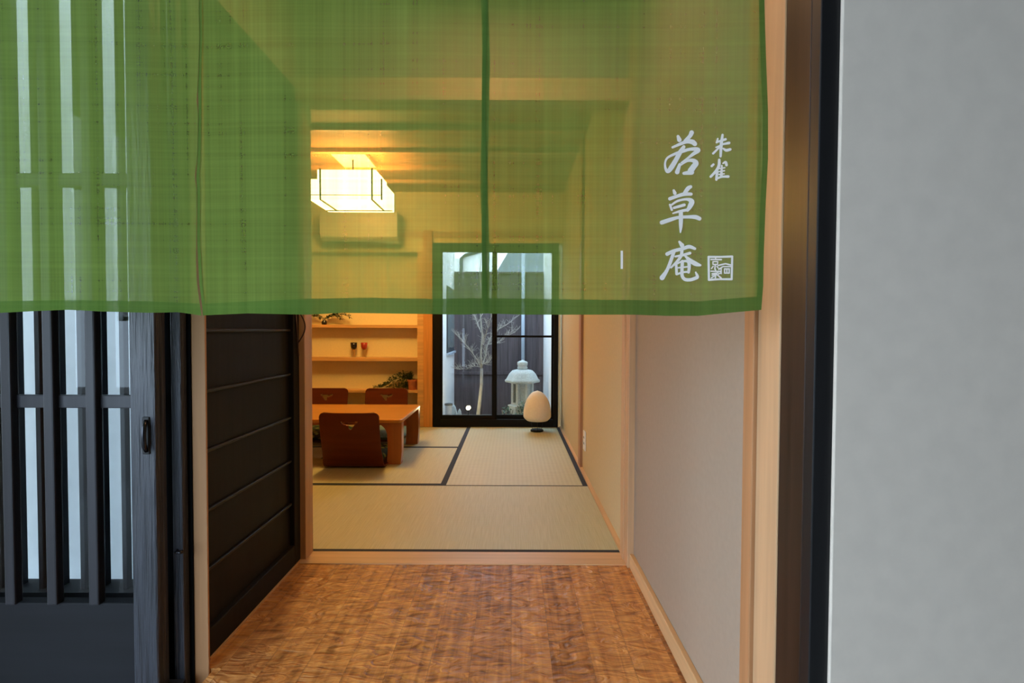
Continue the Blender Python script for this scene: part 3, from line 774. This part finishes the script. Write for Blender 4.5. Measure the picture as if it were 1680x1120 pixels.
# small items by left wall
bk = at(736, 690, 6.0)
bu = thing('bucket', 'dark grey cylindrical bucket by the white courtyard wall', 'bucket', (bk.x, 6.0, -.30))
bz = at(736, 663, 6.0).z
obj('body', MB().lathe([(.001,0),(.040,0),(.045,bz+.30),(.041,bz+.30),(.038,.01),(.001,.012)], (bk.x,6.0,-.30), 24), M['blue_box'], bu, smooth=False)
obj('rim', MB().lathe([(.044,bz+.29),(.050,bz+.29),(.050,bz+.31),(.044,bz+.31)], (bk.x,6.0,-.30), 24), M['gutter'], bu)
for px_, py_, ry_, r_, lb in ((745, 668, 6.35, .034, 'taller pale rock between bucket and garden spotlight'), (754, 675, 6.15, .030, 'low pale rock just left of the garden spotlight')):
    q = at(px_, py_, ry_); m = MB(); prof = []
    H = q.z + .30 + .04
    for k in range(9): t = k/8; prof.append((max(.001, r_*1.3*math.sqrt(max(0, 1-t**2.4))*(1+.1*math.sin(7*t+px_))), H*t))
    m.lathe(prof, (q.x, ry_, -.30), 14, lambda a, r, z: 1+.14*math.sin(3*a+z*20)+.07*math.sin(5*a+2))
    tag(obj('rock', m, M['stone'], None, smooth=True), lb, 'rock', 'pale rocks by the courtyard wall')

# neighbouring houses behind the fence
hz = lambda py, Y: at(840, py, Y).z
hx_ = lambda px, Y: at(px, 440, Y).x
hb = thing('neighbour_house', 'grey gabled house rising beyond the fence, behind the right pane', 'house', (1.0, 11.6, -.45))
X0, X1 = hx_(812, 11), hx_(905, 11)
obj('wall', MB().box(X0+.1, 3.5, 11.4, 14, -.45, hz(447, 11)+.2), M['plaster_out'], hb)
obj('roof', MB().prism([(X0, hz(450,11)), (hx_(834,11), hz(413,11)), (3.6, hz(413,11)), (3.6, hz(450,11))], 'y', 11.0, 14.2), M['grey_roof'], hb)
h2 = thing('neighbour_house', 'white house with a dark gutter beyond the fence, behind the left pane', 'house', (-1.5, 13.0, -.45))
obj('wall', MB().prism([(-4.5,-.45),(hx_(806,13),-.45),(hx_(806,13),hz(414,13)),(hx_(788,13),hz(408,13)),(hx_(757,13),hz(424,13)),(-4.5,hz(424,13))], 'y', 13.0, 16), M['white_out'], h2)
obj('gutter', MB().tube([(hx_(757,13),12.95,-.45),(hx_(757,13),12.95,hz(424,13)),(hx_(764,13),12.95,hz(419,13)),(hx_(795,13),12.95,hz(410,13))], .045, 8), M['gutter'], h2)

# ---- things behind the lattice door
# outer slatted screen with boards and rails
sc = thing('slatted_screen', 'dim slatted wooden screen standing behind the charcoal lattice door', 'screen', (-1.7, 1.50, -.30))
Y2 = 1.44
for k in range(-2, 9):
    a = X_at(60.5 - 69.2*k, Y2); b = X_at(60.5 - 69.2*k + 8, Y2)
    obj('slat', MB().box(a, b, Y2, Y2+.02, -.30, 2.1), M['lattice'], sc, .002)
    a2 = X_at(60.5 - 69.2*k + 17, Y2+.02); b2 = X_at(60.5 - 69.2*k + 42, Y2+.02)
    obj('slat', MB().box(a2, b2, Y2+.02, Y2+.04, -.30, 2.1), M['lattice'], sc, .002)
    a3, b3 = b-.004, a2+.012
    for (y0, y1, mt) in ((400, 590, 'green_board'), (604, 708, 'green_board'), (716, 750, 'black_wood'), (753, 783, 'green_board'), (785, 905, 'dark_board'), (905, 962, 'blue_box')):
        z0_, z1__ = at(100, y1, Y2+.05).z, at(100, y0, Y2+.05).z
        obj('infill_board', MB().box(a3, b3, Y2+.045, Y2+.055, z0_, z1__ if y0 > 400 else 2.05), M[mt], sc)
obj('sill', MB().box(-2.6, -1.0, Y2-.02, Y2+.06, -.30, at(100, 966, Y2).z), M['dark_board'], sc)

# ================================================================== NOREN CURTAIN
NY = .80
def ncy(x, z):      # gentle drape
    return NY + .006*math.sin(9.5*x+.6) *(1.9-z)/.9 + .003*math.sin(23*x+1.2)*(1.9-z)/.9
def pedge(tab, py):
    for (a, b), (c, d) in zip(tab, tab[1:]):
        if a <= py <= c: return b + (d-b)*(py-a)/(c-a)
    return tab[0][1] if py < tab[0][0] else tab[-1][1]
BOT = [(-400,508),(-100,510),(0,513),(60,510),(110,508),(170,511),(240,513),(290,512),(329,518),(331,517),(400,514),(500,516),(560,513),(700,515),(760,516),(796,514),(800,514),(860,516),(950,516),(1040,516),(1100,518),(1150,518),(1200,513),(1256,508),(1300,508)]
HEM = [(-400,493),(0,494),(110,492),(240,494),(329,498),(500,490),(600,488),(700,490),(796,489),(950,491),(1040,492),(1150,494),(1220,488),(1256,486),(1300,486)]
E1R = [(-400,327),(0,326),(60,327),(100,326),(145,324),(165,322),(182,325),(262,323.5),(290,319),(312,323),(390,322),(430,321.5),(465,323),(500,328),(520,331)]
E2L = [(-400,327.2),(0,326.2),(60,327.2),(100,326.2),(145,324.6),(165,325.5),(182,325.4),(262,323.7),(290,322.0),(312,323.3),(390,323.2),(430,325),(465,327),(500,331.5),(520,333)]
E2R = [(-400,802),(0,801),(100,804),(200,802),(300,800),(400,803),(520,802)]
E3L = [(-400,795),(0,793),(100,791),(200,790),(300,792),(400,790),(520,793)]
E3R = [(-400,1254),(0,1254),(100,1257),(180,1260),(260,1260),(340,1256),(420,1253),(470,1252),(520,1248)]
PTOP = -385
def nworld(px, py, dy=0.0):
    Y = NY
    for _ in range(3):
        p = at(px, py, Y); Y = ncy(p.x, p.z)
    return at(px, py, Y + dy)
def sheet(el, er, y0, y1, nx, nz, dy=0.0):
    mb = MB()
    for j in range(nz+1):
        for i in range(nx+1):
            t = j/nz
            xg = el(0) + (er(0)-el(0))*i/nx
            ya = y0(xg) if callable(y0) else y0; yb = y1(xg) if callable(y1) else y1
            py = ya + (yb-ya)*t
            px = el(py) + (er(py)-el(py))*i/nx
            mb.v.append(tuple(nworld(px, py, dy)))
    for j in range(nz):
        for i in range(nx):
            a = j*(nx+1)+i; mb.f.append((a, a+1, a+nx+2, a+nx+1))
    return mb
bot = lambda x: pedge(BOT, x)
hem = lambda x: pedge(HEM, x)
nr = thing('noren_curtain', 'translucent green woven doorway curtain with white calligraphy, hanging across the entrance', 'curtain', (-.2, NY, 1.9))
zrod = at(700, PTOP, NY).z
panels = []
for (el, er, nx) in ((lambda y: -150.0, lambda y: pedge(E1R, y), 60), (lambda y: pedge(E2L, y), lambda y: pedge(E2R, y), 70), (lambda y: pedge(E3L, y), lambda y: pedge(E3R, y), 70)):
    k = len(panels)
    p = obj('cloth_panel', sheet(el, er, PTOP, bot, nx, 90, .002*(k == 1)), M['noren'], nr, smooth=True)
    h = obj('bottom_hem', sheet(el, er, hem, bot, nx, 3, .002*(k == 1) - .0008), M['noren_hem'], p, smooth=True)
    panels.append(p)
p4 = obj('cloth_panel', sheet(lambda y: -620.0, lambda y: -146.0, PTOP, bot, 60, 90, .002), M['noren'], nr, smooth=True)
obj('bottom_hem', sheet(lambda y: -620.0, lambda y: -146.0, hem, bot, 60, 3, .0012), M['noren_hem'], p4, smooth=True)
obj('side_hem', sheet(lambda y: pedge(E2R, y)-12, lambda y: pedge(E2R, y), PTOP, 490, 3, 90, .001), M['noren_hem'], panels[1], smooth=True)
obj('side_hem', sheet(lambda y: pedge(E2L, y), lambda y: pedge(E2L, y)+5, PTOP, 498, 3, 90, .001), M['noren_hem'], panels[1], smooth=True)
obj('side_hem', sheet(lambda y: pedge(E3R, y)-9, lambda y: pedge(E3R, y), PTOP, 487, 3, 90, -.0008), M['noren_hem'], panels[2], smooth=True)
obj('side_hem', sheet(lambda y: pedge(E3L, y), lambda y: pedge(E3L, y)+7, PTOP, 490, 3, 90, -.0008), M['noren_hem'], panels[2], smooth=True)
# sleeve top around the rod
obj('rod_sleeve', MB().tube([(at(-620,PTOP,NY).x, NY, zrod+.008), (at(1254,PTOP,NY).x, NY, zrod+.008)], .018, 16, False), M['noren_hem'], nr, smooth=True)
rd = thing('curtain_rod', 'bamboo rod carrying the green curtain', 'rod', (-.3, NY, zrod+.008))
obj('pole', MB().tube([(-1.60, NY, zrod+.008), (.487, NY, zrod+.008)], .012, 14), M['pale_leg'], rd, smooth=True)
obj('bracket', MB().box(-1.60, -1.58, NY-.015, NY+.03, zrod-.005, 2.052), M['metal'], rd)

# white brush lettering on the right panel
def cr_spline(P, n=7):
    out = []
    for i in range(len(P)-1):
        p0 = P[max(i-1,0)]; p1 = P[i]; p2 = P[i+1]; p3 = P[min(i+2,len(P)-1)]
        for k in range(n):
            t = k/n
            out.append(tuple(.5*((2*b)+(-a+c)*t+(2*a-5*b+4*c-d)*t*t+(-a+3*b-3*c+d)*t**3) for a,b,c,d in zip(p0,p1,p2,p3)))
    out.append(P[-1]); return out
def glyph(name, ox, oy, sc_, strokes, lb):
    mb = MB(); nst = 0
    for st in strokes:
        Q = [(ox+u/sc_, oy+v/sc_, max(w_/sc_*1.14, .9)) for u, v, w_ in st]
        Q = cr_spline(Q) if len(Q) > 2 else [tuple(a+(b-a)*k/6 for a, b in zip(Q[0], Q[1])) for k in range(7)]
        dy = -.0012 - .00003*nst; nst += 1
        b = len(mb.v); n = len(Q)
        for i, (x, y, w_) in enumerate(Q):
            dx = Q[min(i+1,n-1)][0]-Q[max(i-1,0)][0]; dyy = Q[min(i+1,n-1)][1]-Q[max(i-1,0)][1]
            L_ = math.hypot(dx, dyy) or 1; nx, ny = -dyy/L_*w_/2, dx/L_*w_/2
            mb.v.append(tuple(nworld(x+nx, y+ny, dy))); mb.v.append(tuple(nworld(x-nx, y-ny, dy)))
        for i in range(n-1): mb.f.append((b+2*i, b+2*i+1, b+2*i+3, b+2*i+2))
        for e in (0, n-1):      # round ends
            x, y, w_ = Q[e]; c = len(mb.v); mb.v.append(tuple(nworld(x, y, dy)))
            for k in range(13):
                a = 2*math.pi*k/12; mb.v.append(tuple(nworld(x+w_/2*math.cos(a), y+w_/2*math.sin(a), dy-.00001)))
            for k in range(12): mb.f.append((c, c+1+k, c+2+k))
    o = obj(name, mb, M['print'], panels[2]); o['label'] = lb
    return o
A = (1070, 205, 10.5)
glyph('lettering', *A, [
 [(445,195,45),(468,255,70)],
 [(680,130,70),(650,190,60),(570,275,55)],
 [(350,385,35),(500,320,48),(600,285,60),(690,290,75),(735,325,70)],
 [(545,375,50),(480,470,68),(410,600,70),(330,730,75),(268,800,55),(228,740,38),(225,640,30),(270,560,34),(400,495,42),(520,455,48),(640,420,48),(760,415,60),(795,440,62),(720,490,55),(620,565,34),(500,650,22)],
 [(475,680,45),(430,810,70)],
 [(480,700,22),(600,620,38),(700,610,60),(755,655,80),(715,715,85),(660,790,90)],
 [(545,832,46),(680,815,75)]], 'white brush character, topmost of the large column')
glyph('lettering', *A, [
 [(1212,170,36),(1190,330,48),(1178,540,36)], [(1130,235,28),(1112,300,32)], [(1125,290,30),(1265,245,38)],
 [(1190,335,28),(1325,308,42)], [(1100,385,22),(1180,350,28)], [(1150,390,28),(1050,490,34)], [(1225,405,28),(1275,435,44),(1345,420,42)]],
 'white brush character, upper of the small column')
glyph('lettering', *A, [
 [(1155,600,40),(1150,700,46),(1100,790,42),(1008,890,38)], [(1055,680,36),(1025,708,36)], [(1220,660,24),(1265,640,40),(1280,690,42)],
 [(1120,800,44),(1105,940,38)], [(1200,700,26),(1190,880,44)], [(1150,752,20),(1250,735,22)], [(1150,802,20),(1245,787,22)], [(1150,850,20),(1240,840,22)],
 [(1105,925,34),(1200,892,32),(1310,887,42)]], 'white brush character, lower of the small column')
B = (1070, 295, 12.44)
glyph('lettering', *B, [
 [(440,215,45),(462,270,66)], [(785,140,60),(730,175,75),(655,280,66)], [(360,385,64),(500,335,60),(650,292,66),(795,290,56)],
 [(362,505,38),(400,610,44)], [(395,510,36),(520,430,42),(700,395,48),(805,440,95),(770,540,85),(720,620,56)], [(445,570,46),(655,510,54)],
 [(425,682,28),(560,642,46),(710,612,54)], [(195,870,76),(360,815,72),(540,765,56),(740,755,58),(880,758,76),(965,790,72)],
 [(585,660,72),(585,800,76),(583,960,60),(575,1070,26)]], 'white brush character, middle of the large column')
D = (1070, 380, 11.2)
glyph('lettering', *D, [
 [(500,185,38),(548,250,72)], [(275,410,62),(400,352,56),(560,312,56),(680,275,60),(785,312,44)],
 [(400,365,54),(340,540,56),(270,710,56),(182,845,82)], [(545,315,54),(535,430,50),(470,530,44),(345,660,30)],
 [(425,455,32),(560,430,42),(695,392,46)], [(595,435,28),(700,530,66),(800,590,72),(885,615,36)],
 [(440,600,42),(450,775,46)], [(450,592,28),(550,545,32),(660,548,50),(680,640,54),(668,745,44)], [(455,782,32),(560,745,32),(670,735,32)], [(480,662,26),(660,642,26)],
 [(555,545,54),(547,700,54),(553,815,54),(605,875,54),(700,882,54),(790,855,56),(830,825,54),(800,745,26)]], 'white brush character, lowest of the large column')
glyph('seal_mark', *D, [
 [(1035,462,36),(1250,462,32)], [(1250,462,32),(1470,455,36)], [(1470,455,34),(1460,870,34)], [(1460,872,36),(1250,872,30)], [(1250,872,30),(1042,882,38)], [(1042,882,36),(1036,462,36)],
 [(1080,510,22),(1270,512,26)], [(1165,480,22),(1165,510,22)], [(1115,550,20),(1205,548,20)], [(1205,548,20),(1200,600,20)], [(1115,550,20),(1118,600,20)], [(1118,600,20),(1200,600,20)],
 [(1158,600,24),(1152,690,24)], [(1120,635,20),(1090,675,22)], [(1190,635,20),(1212,665,22)],
 [(1215,620,24),(1290,600,26),(1350,588,24)], [(1350,588,24),(1445,612,26)], [(1225,690,26),(1285,650,26)], [(1300,640,20),(1440,640,20)], [(1268,665,20),(1268,770,22)],
 [(1330,680,22),(1330,760,22)], [(1415,680,22),(1415,760,22)], [(1330,682,20),(1415,682,20)], [(1372,682,20),(1372,760,20)], [(1330,760,20),(1415,760,20)],
 [(1080,725,22),(1260,730,24)], [(1165,695,20),(1165,725,20)], [(1100,770,20),(1210,755,20)], [(1175,760,22),(1160,850,24)], [(1100,800,20),(1160,780,20)], [(1090,845,22),(1155,805,20)], [(1190,785,22),(1265,850,28)], [(1215,780,18),(1250,760,18)]],
 'white square seal mark beside the lowest character')
st = MB(); q = [nworld(1018.2,411,-.0012), nworld(1022.0,411,-.0012), nworld(1022.0,441,-.0012), nworld(1018.2,441,-.0012)]
st.v = [tuple(a) for a in q]; st.f = [(0,1,2,3)]
o = obj('stitch', st, M['print'], panels[2]); o['label'] = 'short white upright stitch'

# hall downlight fitting
dl = thing('downlight', 'small recessed ceiling light of the hall', 'lamp', (-.1, 1.50, CZ-.012))
obj('ring', MB().lathe([(.055,0),(.065,0),(.065,.012),(.055,.012)], (-.1,1.50,CZ-.012), 32), M['white'], dl)
